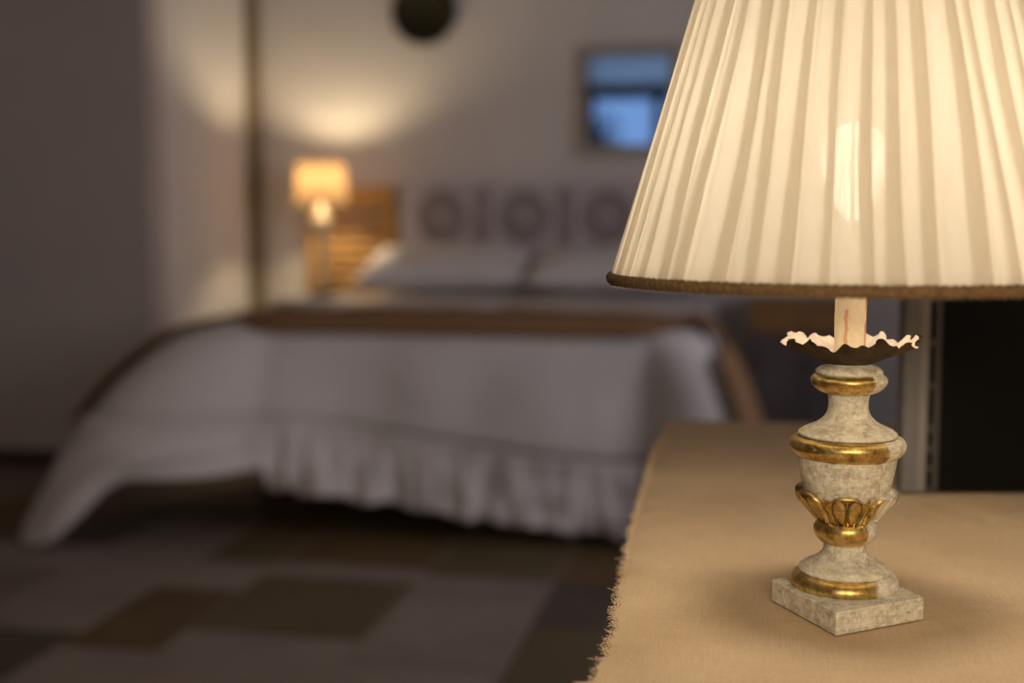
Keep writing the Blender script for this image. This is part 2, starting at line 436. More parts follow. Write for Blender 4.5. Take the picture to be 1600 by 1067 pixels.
# floor: stone slabs laid in strips running towards the bed
ug = [-3.75, -3.35, -2.88, -2.55, -2.14, -1.77, -1.50, -1.01, -0.60, -0.38, 0.1, 0.5, 0.95, 1.3, 1.85]
fixed = {5: [(2.42, 'mid'), (2.95, 'light'), (3.49, 'brown'), (3.80, 'light'), (4.2, 'olive')],
         6: [(2.5, 'mid'), (3.13, 'light'), (3.67, 'olive'), (3.82, 'light'), (4.3, 'brown')],
         7: [(2.3, 'mid'), (2.98, 'light'), (3.62, 'light'), (3.76, 'light'), (4.25, 'olive')],
         8: [(2.6, 'mid'), (3.35, 'olive'), (3.72, 'dark'), (4.1, 'brown')],
         9: [(2.7, 'mid'), (3.45, 'dark'), (4.0, 'mid')],
         4: [(2.5, 'mid'), (3.05, 'dark'), (3.35, 'light'), (3.98, 'light'), (4.4, 'mid')],
         3: [(2.5, 'mid'), (3.15, 'mid'), (3.62, 'mid'), (3.9, 'light'), (4.5, 'dark')],
         2: [(2.5, 'mid'), (3.1, 'mid'), (3.7, 'dark'), (4.1, 'dark')]}
fl = MB().box(LEFT, RIGHT, REAR, BACK, -0.1, -0.004, 0)
rf = random.Random(5)
for i in range(len(ug) - 1):
    cuts = list(fixed.get(i, []))
    v = REAR; lst = []
    first = cuts[0][0] if cuts else BACK
    while v < first - 0.3:
        nv = min(first, v + rf.uniform(.35, .75)); lst.append((v, nv, rf.choice(['light', 'mid', 'brown', 'olive']))); v = nv
    for c, k in cuts:
        lst.append((v, c, k)); v = c
    while v < BACK - .05:
        nv = min(BACK, v + rf.uniform(.35, .75)); lst.append((v, nv, rf.choice(['dark', 'mid', 'brown', 'olive']))); v = nv
    g = 0.006
    for a, b, k in lst:
        if b - a < .03: continue
        fl.box(ug[i] + g, ug[i + 1] - g, a + g, b - g, -0.004, 0.0, TK.index(k) + 1)
struct('floor', fl, [M['grout']] + [M['tile_' + k] for k in TK])

# dark strip in the corner of the alcove and the skirting of the pier wall
struct('trim_1', MB().box(CORNER, CORNER + .04, BACK - .10, BACK, 0, CEIL), M['trimwood'])
struct('baseboard_left', MB().box(LEFT, CORNER, PIER - .015, PIER, 0, .07), M['darkwood'])

# ------------------------------------------------------------------ bed
BU0, BU1, BV0, BV1, BZ = -1.90, -0.24, 4.32, 6.22, 0.72
bed = empty('double_bed', ((BU0 + BU1) / 2, (BV0 + BV1) / 2, 0))
tag(bed, 'double bed with pale painted headboard carrying round medallions against the back wall', 'bed')
bo = Vector(bed.location)
def L(x0, x1, y0, y1, z0_, z1_, mb=None):
    return (mb or MB()).box(x0 - bo.x, x1 - bo.x, y0 - bo.y, y1 - bo.y, z0_, z1_)
L(BU0 + .04, BU1 - .04, BV0 + .04, BV1 - .02, .26, .38).build('bed_base', M['darkwood'], bed, bevel=.01)
L(BU0 + .03, BU1 - .03, BV0 + .03, BV1 - .02, .38, .655).build('mattress', M['mattress'], bed, bevel=.06)
for a in (BU0 + .12, BU1 - .12):
    for b in (BV0 + .12, BV1 - .12):
        q = MB().lathe([(.022, 0), (.022, .03), (.03, .06), (.034, .2), (.034, .262)], 16, a - bo.x, b - bo.y)
        q.build('leg', M['darkwood'], bed)
# headboard, four medallions between five bars
hv = 6.29
hl = on_v(626, 300, hv).x; hr = on_v(1146, 300, hv).x
hz = on_v(820, 291, hv).z
hb = MB(); L(hl, hr, hv, hv + .035, .30, hz, hb)
hbo = hb.build('headboard', M['headpaint'], bed, bevel=.006)
L(hl - .01, hr + .01, hv - .012, hv + .045, hz, hz + .02).build('top_rail', M['headpaint'], hbo, bevel=.004)
for px in (755, 885, 1015):
    c = on_v(px, 340, hv).x
    L(c - .04, c + .04, hv - .02, hv, .62, hz - .012).build('bar', M['headdark'], hbo, bevel=.006)
for px in (690, 820, 950, 1080):
    c = on_v(px, 338, hv)
    md = MB()
    def rosette(R0, R1, dep, n=48, z=0.0, lobes=0, amp=0.0):
        def fn(i, j):
            a = 2 * PI * i / n; t = j / 6
            r = R0 + (R1 - R0) * t
            if lobes: r *= 1 + amp * math.cos(lobes * a) * t
            h = dep * math.sin(PI * t) if j not in (0, 6) else 0
            return (c.x - bo.x + r * math.cos(a), hv - bo.y - .002 - z - h, c.z + r * math.sin(a))
        md.grid(fn, n, 7, True)
    rosette(.085, .135, .018, lobes=16, amp=.05)
    rosette(.035, .085, .012, lobes=8, amp=.12, z=.002)
    md.build('medallion', M['headdark'], hbo)
    m2 = MB()
    m2.grid(lambda i, j: (c.x - bo.x + .03 * math.sin(PI / 2 * j / 5) * math.cos(2 * PI * i / 20), hv - bo.y - .022 * math.cos(PI / 2 * j / 5), c.z + .03 * math.sin(PI / 2 * j / 5) * math.sin(2 * PI * i / 20)), 20, 6, True)
    m2.build('medallion_boss', M['headpaint'], hbo)

# bedspread: rounded-rectangle outline with a skirt that flares, a seam and a gathered flounce
def corner_r(u): return .24 if u < (BU0 + BU1) / 2 else .15
def outline(n_side=70, n_foot=110, n_cor=34):
    pts = []; Rl, Rr = corner_r(BU0), corner_r(BU1)
    for i in range(n_side):
        pts.append((BU0, BV1 + (BV0 + Rl - BV1) * i / n_side, -1, 0))
    for i in range(n_cor):
        a = PI / 2 * i / n_cor
        pts.append((BU0 + Rl - Rl * math.cos(a), BV0 + Rl - Rl * math.sin(a), -math.cos(a), -math.sin(a)))
    for i in range(n_foot):
        pts.append((BU0 + Rl + (BU1 - Rr - BU0 - Rl) * i / n_foot, BV0, 0, -1))
    for i in range(n_cor):
        a = PI / 2 * i / n_cor
        pts.append((BU1 - Rr + Rr * math.sin(a), BV0 + Rr - Rr * math.cos(a), math.sin(a), -math.cos(a)))
    for i in range(n_side + 1):
        pts.append((BU1, BV0 + Rr + (BV1 - BV0 - Rr) * i / n_side, 1, 0))
    return pts
OUT = outline()
def flare(u, v, nx, ny):
    left = max(0, -nx); right = max(0, nx); foot = max(0, -ny)
    f = .13 * foot * foot + (.07 + .09 * sstep(5.7, 4.9, v)) * right * right + (.04 + .44 * sstep(5.6, 4.4, v)) * left * left
    f += .41 * (2 * left * foot) ** 2
    f += .13 * foot * sstep(-1.2, -1.9, u) * (1 - left)
    f += .27 * (2 * right * foot) ** 2
    return f
def hemz(u, v, nx, ny):
    left = max(0, -nx); right = max(0, nx); foot = max(0, -ny)
    t = sstep(-1.75, -.35, u)
    h = (.185 - .16 * (max(0, min(1, (u + 1.76) / 1.35))) ** .9) if foot > 0 else .15
    if left > 0:
        a = math.atan2(left, foot) if foot > 0 else PI / 2
        h = .23 - .225 * math.exp(-((a - .80) / .17) ** 4) if foot > 0 else .20
    if right > 0: h = .025
    return h
def seamz(u, v, nx, ny):
    return .42 - .14 * sstep(-1.9, -.4, u)
def skirt(i, z):
    u, v, nx, ny = OUT[i]
    d = max(0.0, BZ - z)
    o = flare(u, v, nx, ny) * (d / .62) ** .42 if d > 0 else 0
    wob = noise.noise(Vector((i * .045, z * 2.2, 1.3))) * .03 * min(1, d / .2)
    return Vector((u + nx * (o + wob), v + ny * (o + wob), z))
INS = .10
def cover_pt(i, j, lift=0.0):
    # j 0..5 rings on top going outwards, 6.. skirt down to the seam
    u, v, nx, ny = OUT[i]
    if j < 6:
        t = j / 6.0
        k = t
        cu, cv = (BU0 + BU1) / 2, max(BV0 + .6, min(BV1 - .3, v))
        p = Vector((cu + (u - cu) * k, cv + (v - cv) * k, 0))
        z = BZ + .022 * (1 - t ** 3) + .008 * noise.noise(Vector((p.x * 3, p.y * 3, 0)))
        p.z = z + lift
        return p
    t = (j - 6) / 14.0
    sz = seamz(u, v, nx, ny)
    z = BZ - (BZ - sz) * t ** 1.7
    p = skirt(i, z)
    p.x += nx * lift; p.y += ny * lift; p.z += lift * max(0, 1 - t * 2)
    return p
cv = MB().grid(lambda i, j: cover_pt(i, j), len(OUT), 21)
spread = cv.build('bedspread', M['bed_cotton'])
tag(spread, 'white cotton bedspread with gathered ruffle hanging to the stone floor over the bed', 'bedspread')
def flounce_pt(i, j):
    u, v, nx, ny = OUT[i]
    t = j / 14.0
    sz = seamz(u, v, nx, ny) + .006; hz_ = hemz(u, v, nx, ny)
    ph = i * .46 + 5.0 * noise.noise(Vector((i * .055, 0, 5)))
    hz_ += .008 * math.sin(ph * .9)
    z = sz + (hz_ - sz) * t
    p = skirt(i, max(z, .01))
    amp = (.003 + .015 * t ** .8) * (0.7 + .8 * abs(noise.noise(Vector((i * .05, 3, 0)))))
    amp *= 1 + 1.3 * (2 * max(0, -nx) * max(0, -ny))
    w = .55 * math.sin(ph + 2.2 * t) + .35 * math.sin(ph * 2.3 + 1 - 3 * t) + noise.noise(Vector((i * .13 + t * 1.2, t * 2.5, 8))) * 2.0
    o = .010 + amp * w + .018 * math.exp(-(t / .12) ** 2) * .4
    sh = .012 * t * math.cos(ph)
    return Vector((p.x + nx * o - ny * sh, p.y + ny * o + nx * sh, p.z))
flo = MB().grid(flounce_pt, len(OUT), 15).build('ruffle', M['bed_cotton'], spread)
for o_ in (spread, flo):
    s_ = o_.modifiers.new('thick', 'SOLIDIFY'); s_.thickness = .004; s_.offset = 1

# brown throw lying across the foot
rows = 26
def throw_pt(i, j):
    # i: position across (left hem -> right hem), j: along the bed
    w = -.03 + .48 * j / (rows - 1)
    left = i < 20; right = i >= 60
    wav = .006 * math.sin(i * .8 + j * .1)
    if not left and not right:
        t = (i - 20) / 40.0
        u = BU0 + (BU1 - BU0) * t
        e = abs(t - .5) * 2
        R = corner_r(u)
        ex = max(0.0, R - (u - BU0), R - (BU1 - u))
        vmin = BV0 + R - math.sqrt(max(0, R * R - ex * ex))
        if w < 0:
            dd = -w * sstep(0, .10, min(t, 1 - t))
            return Vector((u, vmin - flare(u, BV0, 0, -1) * (dd / .62) ** .42 * .9 - .020, BZ + .014 - dd))
        return Vector((u, vmin + .004 + w, BZ + .022 * (1 - e ** 3) + .014 + wav * .4))
    k = (19 - i) / 19.0 if left else (i - 60) / 19.0
    z = BZ + .010 - (.36 * k ** 1.5 if left else .44 * k ** 1.5)
    d = max(0, BZ - z); sx_ = -1 if left else 1
    if right: w *= 1 - .55 * min(1, k * 3)
    R = corner_r(BU0 if left else BU1)
    a = math.radians(38 if left else 48) * max(0.0, 1 - max(0, w) / .16) * min(1, k * 2.5 + .05)
    nx, ny = sx_ * math.cos(a), -math.sin(a)
    bu_ = (BU0 + R - R * math.cos(a)) if left else (BU1 - R + R * math.cos(a))
    bv_ = BV0 + R - R * math.sin(a) + max(0, w)
    o = flare(bu_, bv_, nx, ny) * (d / .62) ** .42 + .014 + .036 * min(1, k * 4)
    return Vector((bu_ + nx * o, bv_ + ny * o, z + .014))
th = MB().grid(throw_pt, 80, rows).build('throw_blanket', M['throw'])
sl = th.modifiers.new('thick', 'SOLIDIFY'); sl.thickness = .008; sl.offset = 1
tag(th, 'brown woven throw folded across the foot of the bed', 'blanket')

# pillows
def pillow(cx, cy, cz, wx, wy, th_, tilt, rz, seed, label):
    root = empty('pillow', (cx, cy, cz), rz)
    n = 28; mb = MB()
    def fn(side):
        def g(i, j):
            a = -1 + 2 * i / n; b = -1 + 2 * j / n
            pin = 1 - .07 * (a * a) * 0 - .06 * (1 - abs(a) ** 2) * (abs(b) ** 4)
            x = a * wx / 2 * (1 - .05 * (1 - b * b)); y = b * wy / 2 * (1 - .06 * (1 - a * a))
            h = th_ / 2 * (max(0, (1 - a ** 4) * (1 - b ** 4))) ** .55
            h *= 1 + .18 * noise.noise(Vector((a * 2, b * 2, seed)))
            p = Vector((x, y, side * h))
            p = Matrix.Rotation(tilt, 3, 'X') @ p
            return p
        return g
    mb.grid(fn(1), n + 1, n + 1); b2 = MB().grid(fn(-1), n + 1, n + 1)
    mb.add(b2.v, [f[::-1] for f in b2.f])
    mb.build('pillow_case', M['pillow_cotton'], root)
    pp = MB()
    edge = [(-1 + 2 * k / 16, -1) for k in range(16)] + [(1, -1 + 2 * k / 16) for k in range(16)] + [(1 - 2 * k / 16, 1) for k in range(16)] + [(-1, 1 - 2 * k / 16) for k in range(17)]
    pp.tube([Matrix.Rotation(tilt, 3, 'X') @ Vector((a * wx / 2 * (1 - .05 * (1 - b * b)), b * wy / 2 * (1 - .06 * (1 - a * a)), 0)) for a, b in edge], .005)
    pp.build('piping', M['pillow_cotton'], root)
    tag(root, label, 'pillow', 'pillows at the head of the bed')
pillow(-1.49, 5.98, .868, .80, .46, .17, math.radians(15), 0.02, 1.0, 'white pillow at the head of the bed, on the side near the glowing bedside lamp')
pillow(-0.67, 5.98, .868, .80, .46, .17, math.radians(15), -0.03, 4.0, 'white pillow at the head of the bed, on the side below the mirror')

# ------------------------------------------------------------------ left bedside group
# honey-coloured louvred panel against the wall
a0 = on_v(480, 300, 6.28).x; a1 = on_v(616, 300, 6.28).x; az = on_v(560, 292, 6.28).z
pan = empty('louvred_panel', ((a0 + a1) / 2, 6.30, 0))
tag(pan, 'honey brown wooden louvred panel standing between alcove corner and headboard', 'shutter')
hw = (a1 - a0) / 2
for sx_ in (-1, 1):
    MB().box(sx_ * hw - (.045 if sx_ > 0 else 0), sx_ * hw + (.045 if sx_ < 0 else 0), -.022, .022, 0, az).build('stile', M['slatwood'], pan, smooth=False, bevel=.003)
for zz in (0.0, az - .10):
    MB().box(-hw + .045, hw - .045, -.02, .02, zz, zz + (.1 if zz > 0 else .12)).build('rail', M['slatwood'], pan, smooth=False, bevel=.003)
nsl = int((az - .22) / .052)
for k in range(nsl):
    zc = .14 + .052 * k
    Mx = Matrix.Translation((0, 0, zc)) @ Matrix.Rotation(math.radians(38), 4, 'X')
    MB().box(-hw + .046, hw - .046, -.020, .020, -.004, .004, M=Mx).build('slat', M['slatwood'], pan, smooth=False)

lx, ly = on_v(503, 400, 6.0).x, 6.0
NZ = on_v(503, 462, 6.0).z
ns = empty('bedside_table', (lx - .03, 6.02, 0))
tag(ns, 'small white bedside table with one drawer under the glowing far lamp', 'table')
MB().box(-.19, .19, -.19, .19, NZ - .025, NZ).build('table_top', M['white_paint'], ns, smooth=False, bevel=.005)
MB().box(-.17, .17, -.17, .17, NZ - .20, NZ - .025).build('table_body', M['white_paint'], ns, smooth=False, bevel=.004)
dr = MB().box(-.14, .14, -.182, -.17, NZ - .18, NZ - .045).build('drawer', M['white_paint'], ns, smooth=False, bevel=.003)
MB().lathe([(.0, 0), (.006, 0), (.012, .004), (.014, .01)], 16).build('drawer_knob', M['bronze'], dr)
dr.children[0].location = (0, -.182, NZ - .11); dr.children[0].rotation_euler = (PI / 2, 0, 0)
for a in (-1, 1):
    for b in (-1, 1):
        MB().box(a * .155 - .015, a * .155 + .015, b * .155 - .015, b * .155 + .015, 0, NZ - .20).build('leg', M['white_paint'], ns, smooth=False, bevel=.003)

# ------------------------------------------------------------------ pleated shade builder
def pleated_shade(zb, zt, rb, rt, n, seed, thick=.0022, rows=10, layer=True):
    rnd = random.Random(seed)
    jit = [rnd.uniform(-.2, .2) for _ in range(n)]
    lap = [rnd.uniform(.28, .55) for _ in range(n)]
    prof = []      # (angle in pleats, depth 0..1)
    for k in range(n):
        a = k + jit[k]; b = k + 1 + jit[(k + 1) % n]; w = b - a
        prof.append((a, .62, k)); prof.append((a + .06 * w, .1, k))
        for q in (.2, .4, .6, .8): prof.append((a + q * w, -.02 - .14 * math.sin(PI * q), k))
        prof.append((a + .97 * w, -.02, k)); prof.append((a + 1.0 * w, .06, k)); prof.append((a + .985 * w, .16, k))
        prof.append((b - lap[k] * .5 * w, .3, k)); prof.append((b - lap[k] * w, .42, k))
        prof.append((b - (lap[k] + .02) * w, .50, k)); prof.append((b - lap[k] * .98 * w, .58, k)); prof.append((b - lap[k] * .45 * w, .62, k))
    m = MB(); N = len(prof)
    def fn(i, j):
        t = j / (rows - 1)
        z = zb + (zt - zb) * t; r = rb + (rt - rb) * t
        a, d, k = prof[i]
        # overlap grows slightly towards the top and the folds drift a little
        wl = max(0.0, min(1.0, (d - .3) / .2)) * max(0.0, 1 - max(0.0, d - .5) / .12)
        kk = a + .06 * wl * math.sin(t * 6 + k * 2.3) + .10 * math.sin(t * 3 + k * 1.7) * .6 + .05 * math.sin(t * 7 + k)
        ang = 2 * PI * kk / n
        rr = r - d * thick - .0006 * math.sin(t * 5 + k * 2.1)
        return (rr * math.cos(ang), rr * math.sin(ang), z)
    return m.grid(fn, N, rows, True)

# far lamp
fb = on_v(503, 320, ly).z; ft = on_v(503, 255, ly).z
fl_ = empty('bedside_lamp', (lx, ly, NZ))
tag(fl_, 'small glowing lamp with round amber shade on the bedside table by the corner', 'lamp')
MB().lathe([(.06, 0), (.062, .008), (.05, .018), (.03, .028)], 32).build('base', M['bronze'], fl_)
hB = fb - NZ
MB().lathe([(.022, .028), (.03, .05), (.024, .08), (.02, .12), (.022, hB * .6), (.03, hB * .68), (.044, hB * .74), (.050, hB * .80), (.042, hB * .87), (.018, hB * .92), (.010, hB + .03)], 32).build('column', M['cream'], fl_)
MB().lathe([(.013, hB + .03), (.013, hB + .085)], 16).build('socket', M['bronze'], fl_)
MB().lathe([(.004, hB + .085), (.012, hB + .09), (.024, hB + .11), (.027, hB + .13), (.02, hB + .15), (.004, hB + .16)], 24, cap0=True, cap1=True).build('bulb', M['far_bulb'], fl_)
shf = MB().grid(lambda i, j: ((.132 - .018 * j / 8) * math.cos(2 * PI * i / 48), (.132 - .018 * j / 8) * math.sin(2 * PI * i / 48), hB + (ft - fb) * j / 8), 48, 9, True).build('lamp_shade', M['far_shade'], fl_)
rg = MB()
for k in range(3):
    a = 2 * PI * k / 3; rg.tube([(.01 * math.cos(a), .01 * math.sin(a), hB + .04), (.13 * math.cos(a), .13 * math.sin(a), hB + .012)], .0015)
rg.build('shade_spider', M['bronze'], shf)

# right bedside table, brown wood over a mauve-grey body
rx0 = on_v(1168, 470, 6.0).x; rx1 = on_v(1345, 470, 6.0).x; rz = on_v(1230, 466, 6.0).z
rt_ = empty('bedside_cabinet', ((rx0 + rx1) / 2, 6.08, 0))
tag(rt_, 'amber wooden bedside cabinet with grey lower doors right of the bed', 'cabinet')
hw = (rx1 - rx0) / 2
MB().box(-hw, hw, -.21, .21, rz - .03, rz).build('cabinet_top', M['walnut'], rt_, smooth=False, bevel=.005)
MB().box(-hw + .015, hw - .015, -.19, .19, rz - .15, rz - .03).build('cabinet_frame', M['walnut'], rt_, smooth=False, bevel=.004)
d_ = MB().box(-hw + .04, hw - .04, -.20, -.19, rz - .135, rz - .045).build('drawer', M['walnut'], rt_, smooth=False, bevel=.003)
k_ = MB().lathe([(.006, 0), (.012, .006), (.010, .014)], 16).build('drawer_knob', M['bronze'], d_); k_.location = (0, -.2, rz - .09); k_.rotation_euler = (PI / 2, 0, 0)
MB().box(-hw + .02, hw - .02, -.185, .19, .06, rz - .15).build('cabinet_body', M['grey_paint'], rt_, smooth=False, bevel=.004)
for s_ in (-1, 1):
    x0_, x1_ = (-hw + .04, -.005) if s_ < 0 else (.005, hw - .04)
    q = MB().box(x0_, x1_, -.195, -.185, .09, rz - .17).build('door', M['grey_paint'], rt_, smooth=False, bevel=.003)
    kk = MB().lathe([(.006, 0), (.011, .006), (.009, .014)], 16).build('door_knob', M['bronze'], q); kk.location = (s_ * .03, -.195, rz - .3); kk.rotation_euler = (PI / 2, 0, 0)
for a in (-1, 1):
    for b in (-1, 1):
        MB().box(a * (hw - .05) - .02, a * (hw - .05) + .02, b * .15 - .02, b * .15 + .02, 0, .06).build('foot', M['darkwood'], rt_, smooth=False)

# ------------------------------------------------------------------ wall things
pc = on_v(664, 18, BACK); pe = on_v(712, 18, BACK)
R = (pe - pc).length * 1.06
pl = MB().lathe([(R, -.008), (R * .99, .004), (R * .93, .0), (R * .75, -.018), (R * .70, -.022), (.001, -.024)], 64, cap1=False)
plo = pl.build('wall_plate', M['plate']); plo.location = (pc.x, BACK - .028, pc.z); plo.rotation_euler = (PI / 2, 0, 0)
tag(plo, 'dark olive round plate hanging high on the wall above the bed', 'plate')

m0 = on_v(900, 72, BACK); m1 = on_v(1062, 242, BACK)
mr = empty('wall_mirror', ((m0.x + m1.x) / 2, BACK, (m0.z + m1.z) / 2))
tag(mr, 'rectangular mirror in worn grey frame on wall above headboard, reflecting a window', 'mirror')
mw = (m1.x - m0.x) / 2; mh = (m0.z - m1.z) / 2; fw = .055
fr = MB()
def frame_pt(i, j):
    cs = [(-1, -1), (1, -1), (1, 1), (-1, 1)][i % 4]
    off, dep = [(0, 0.0), (0, -.022), (.010, -.030), (.025, -.022), (.040, -.024), (fw - .006, -.014), (fw, -.008)][j]
    return (cs[0] * (mw - off), dep, cs[1] * (mh - off))
fr.grid(frame_pt, 4, 7, True); fr.build('mirror_frame', M['frame'], mr, smooth=False)
MB().box(-mw + fw - .005, mw - fw + .005, -.010, -.002, -mh + fw - .005, mh - fw + .005).build('mirror_glass', M['mirror'], mr, smooth=False)

# ------------------------------------------------------------------ near table, burlap
TZ = 0.775
TU0, TU1, TV0, TV1 = -.115, 1.30, .15, 2.06
tb = empty('console_table', ((TU0 + TU1) / 2, (TV0 + TV1) / 2, 0))
tag(tb, 'dark wooden table covered by burlap, carrying the large pleated lamp', 'table')
to = Vector(tb.location)
def TB(x0, x1, y0, y1, z0_, z1_): return MB().box(x0 - to.x, x1 - to.x, y0 - to.y, y1 - to.y, z0_, z1_)
TB(TU0 + .01, TU1, TV0, TV1 - .01, TZ - .04, TZ - .004).build('table_top', M['darkwood'], tb, smooth=False, bevel=.004)
TB(TU0 + .06, TU1 - .06, TV0 + .05, TV1 - .06, TZ - .14, TZ - .04).build('apron', M['darkwood'], tb, smooth=False)
for a in (TU0 + .09, TU1 - .09):
    for b in (TV0 + .08, TV1 - .10):
        MB().lathe([(.025, 0), (.028, .05), (.036, TZ - .30), (.036, TZ - .14)], 20, a - to.x, b - to.y).build('leg', M['darkwood'], tb)

EDGE = [(930, 1067), (936, 1040), (958, 985), (958, 960), (974, 890), (985, 830), (1003, 770), (1022, 705), (1035, 680), (1054, 655)]
ep = [on_z(x, y, TZ) for x, y in EDGE]
def edge_u(v):
    if v <= ep[0].y: return ep[0].x + .01 * math.sin(v * 20)
    for a, b in zip(ep, ep[1:]):
        if a.y <= v <= b.y:
            return a.x + (b.x - a.x) * (v - a.y) / (b.y - a.y) + .0012 * math.sin(v * 300) + .001 * math.sin(v * 90)
    return ep[-1].x
NU, NV = 150, 260
vtop = ep[-1].y
def cloth_pt(i, j):
    v = TV0 - .01 + (vtop - TV0 + .01) * j / (NV - 1)
    e = edge_u(v); s = (i / (NU - 1)) ** 1.5
    u = e + (TU1 + .01 - e) * s
    z = .0022 + .0016 * noise.noise(Vector((u * 7, v * 7, 0))) + .0007 * noise.noise(Vector((u * 24, v * 24, 2)))
    z += .0035 * math.exp(-((u - e) / .02) ** 2) * noise.noise(Vector((0, v * 14, 4)))
    # creases in front of the black cabinet
    wx, wy = room(.50, 1.36)
    cr = math.exp(-((u - wx - .05) / .10) ** 2 - ((v - wy) / .05) ** 2)
    z += cr * .009 * (noise.noise(Vector((u * 60, v * 45, 7))) + .4)
    # the lamp keeps the cloth flat under its block
    k = sstep(.07, .12, math.hypot(u - .073, v - 1.084))
    z = .0022 + (z - .0022) * k
    if u < TU0 + .012 : z -= .25 * max(0, TU0 + .005 - u) * .4
    return (u, v, TZ + z - .0022)
bu = MB().grid(cloth_pt, NU, NV).build('burlap_cloth', M['burlap'])
s_ = bu.modifiers.new('thick', 'SOLIDIFY'); s_.thickness = .0014; s_.offset = -1
tag(bu, 'tan burlap cloth with frayed edge spread over the table', 'tablecloth')
fg = MB(); rr = random.Random(11)
v = .72
while v < vtop - .01:
    e = edge_u(v); L_ = rr.uniform(.002, .0055)
    if rr.random() < .02: L_ *= 2.2
    dv = rr.uniform(-.0015, .0015); dz = rr.uniform(-.003, .003)
    z = TZ + .0005
    fg.tube([(e + .003, v, z), (e - L_ * .5, v + dv * .4, z + dz * .3), (e - L_, v + dv, z + dz)], [.00055, .00045, .0002], 4)
    v += rr.uniform(.0018, .0028)
fr_ = fg.build('fringe', M['burlap'], bu); tag(fr_, 'frayed loose threads', kind='stuff')

# ------------------------------------------------------------------ added unseen cupboard, keeps light off the far table end (right of the frame)
wr_ = empty('light_blocker', (1.0, 2.42, 0))
tag(wr_, 'unseen tall dark cupboard added to shade the far end of the burlap covered table', 'light_blocker')
MB().box(-.3, .3, -.3, .3, .06, 2.0).build('body', M['darkwood'], wr_, smooth=False, bevel=.004)
MB().box(-.32, .32, -.32, .32, 2.0, 2.04).build('cornice', M['darkwood'], wr_, smooth=False, bevel=.006)
for s_ in (-1, 1):
    q = MB().box(min(s_ * .005, s_ * .285), max(s_ * .005, s_ * .285), .3, .318, .10, 1.96).build('door', M['darkwood'], wr_, smooth=False, bevel=.004)
    kk = MB().lathe([(.006, 0), (.012, .008), (.010, .018)], 16).build('door_knob', M['bronze'], q); kk.location = (s_ * .03, .318, 1.0); kk.rotation_euler = (-PI / 2, 0, 0)
    for b in (-1, 1):
        MB().box(s_ * .26 - .025, s_ * .26 + .025, b * .26 - .025, b * .26 + .025, 0, .06).build('foot', M['darkwood'], wr_, smooth=False)

# ------------------------------------------------------------------ black panel with a grey slotted upright
c0 = on_z(1408, 774, TZ); 
bc = empty('equipment_panel', (c0.x, c0.y, TZ + .0035), YAW)
tag(bc, 'black panel with grey slotted metal upright standing on the burlap behind the large lamp', 'panel')
P = 1.42 / F_PX      # metres per pixel at that distance
Hc = .62; Dp = .03; Wc = .62
u0, u1, u2 = 40 * P, 52 * P, 62 * P
MB().box(0, u0 * .62, 0, Dp, 0, Hc).build('upright', M['grey_metal'], bc, smooth=False, bevel=.0015)
MB().box(u0 * .62, u0, .002, Dp, 0, Hc).build('edge_strip', M['grey_metal_light'], bc, smooth=False, bevel=.001)
st = MB(); zs = []
for ya, yb in ((738, 765), (707, 729), (673, 696), (603, 660), (532, 590), (460, 520), (390, 448), (320, 378)):
    za = (772 - yb) * P * 1.01; zb_ = (772 - ya) * P * 1.01; zs.append((za, zb_))
z = 0.0
for za, zb_ in zs:
    st.box(u0, u2, .004, .012, z, za); z = zb_
st.box(u0, u2, .004, .012, z, Hc)
for za, zb_ in zs:
    st.box(u0, u0 + 4 * P, .004, .012, za, zb_); st.box(u1 - P, u2, .004, .012, za, zb_)
st.build('slotted_strip', mat_noise('dark_grey_metal', (0.035, 0.03, 0.03), (0.05, 0.045, 0.043), 12, 0.6), bc, smooth=False)
MB().box(u2, Wc, .003, Dp, 0, Hc).build('front_panel', M['black'], bc, smooth=False, bevel=.001)
MB().box(u0, u2, .016, Dp, 0, Hc).build('side_panel', M['black'], bc, smooth=False)
MB().box(0, Wc, 0, Dp, Hc, Hc + .01).build('top_panel', M['grey_metal'], bc, smooth=False, bevel=.001)

# ------------------------------------------------------------------ the large lamp
LD = 1.05; LX = .2785
lu, lv = room(LX, LD)
LR = -math.atan2(lu, lv)
lamp = empty('table_lamp', (lu, lv, TZ), LR)
tag(lamp, 'large lamp with ivory pleated shade on gilded whitewashed turned wooden base', 'lamp')
def prof(y, hwid):
    a = PITCH + math.atan((y - H / 2) / F_PX)
    dz = -LD * math.tan(a)
    depth = LD * math.cos(PITCH) - dz * math.sin(PITCH)
    return (hwid * depth / F_PX, CAM_Z + dz - TZ)
def pz(y): return prof(y, 1)[1]
def spl(pts, n=6):     # Catmull-Rom through (r, z) points
    out = []
    for k in range(len(pts) - 1):
        p0 = pts[max(k - 1, 0)]; p1 = pts[k]; p2 = pts[k + 1]; p3 = pts[min(k + 2, len(pts) - 1)]
        for q in range(n):
            t = q / n
            out.append(tuple(.5 * ((2 * p1[i]) + (-p0[i] + p2[i]) * t + (2 * p0[i] - 5 * p1[i] + 4 * p2[i] - p3[i]) * t * t + (-p0[i] + 3 * p1[i] - 3 * p2[i] + p3[i]) * t ** 3) for i in range(2)))
    out.append(pts[-1]); return out
def P_(lst): return [prof(y, h) for y, h in lst]

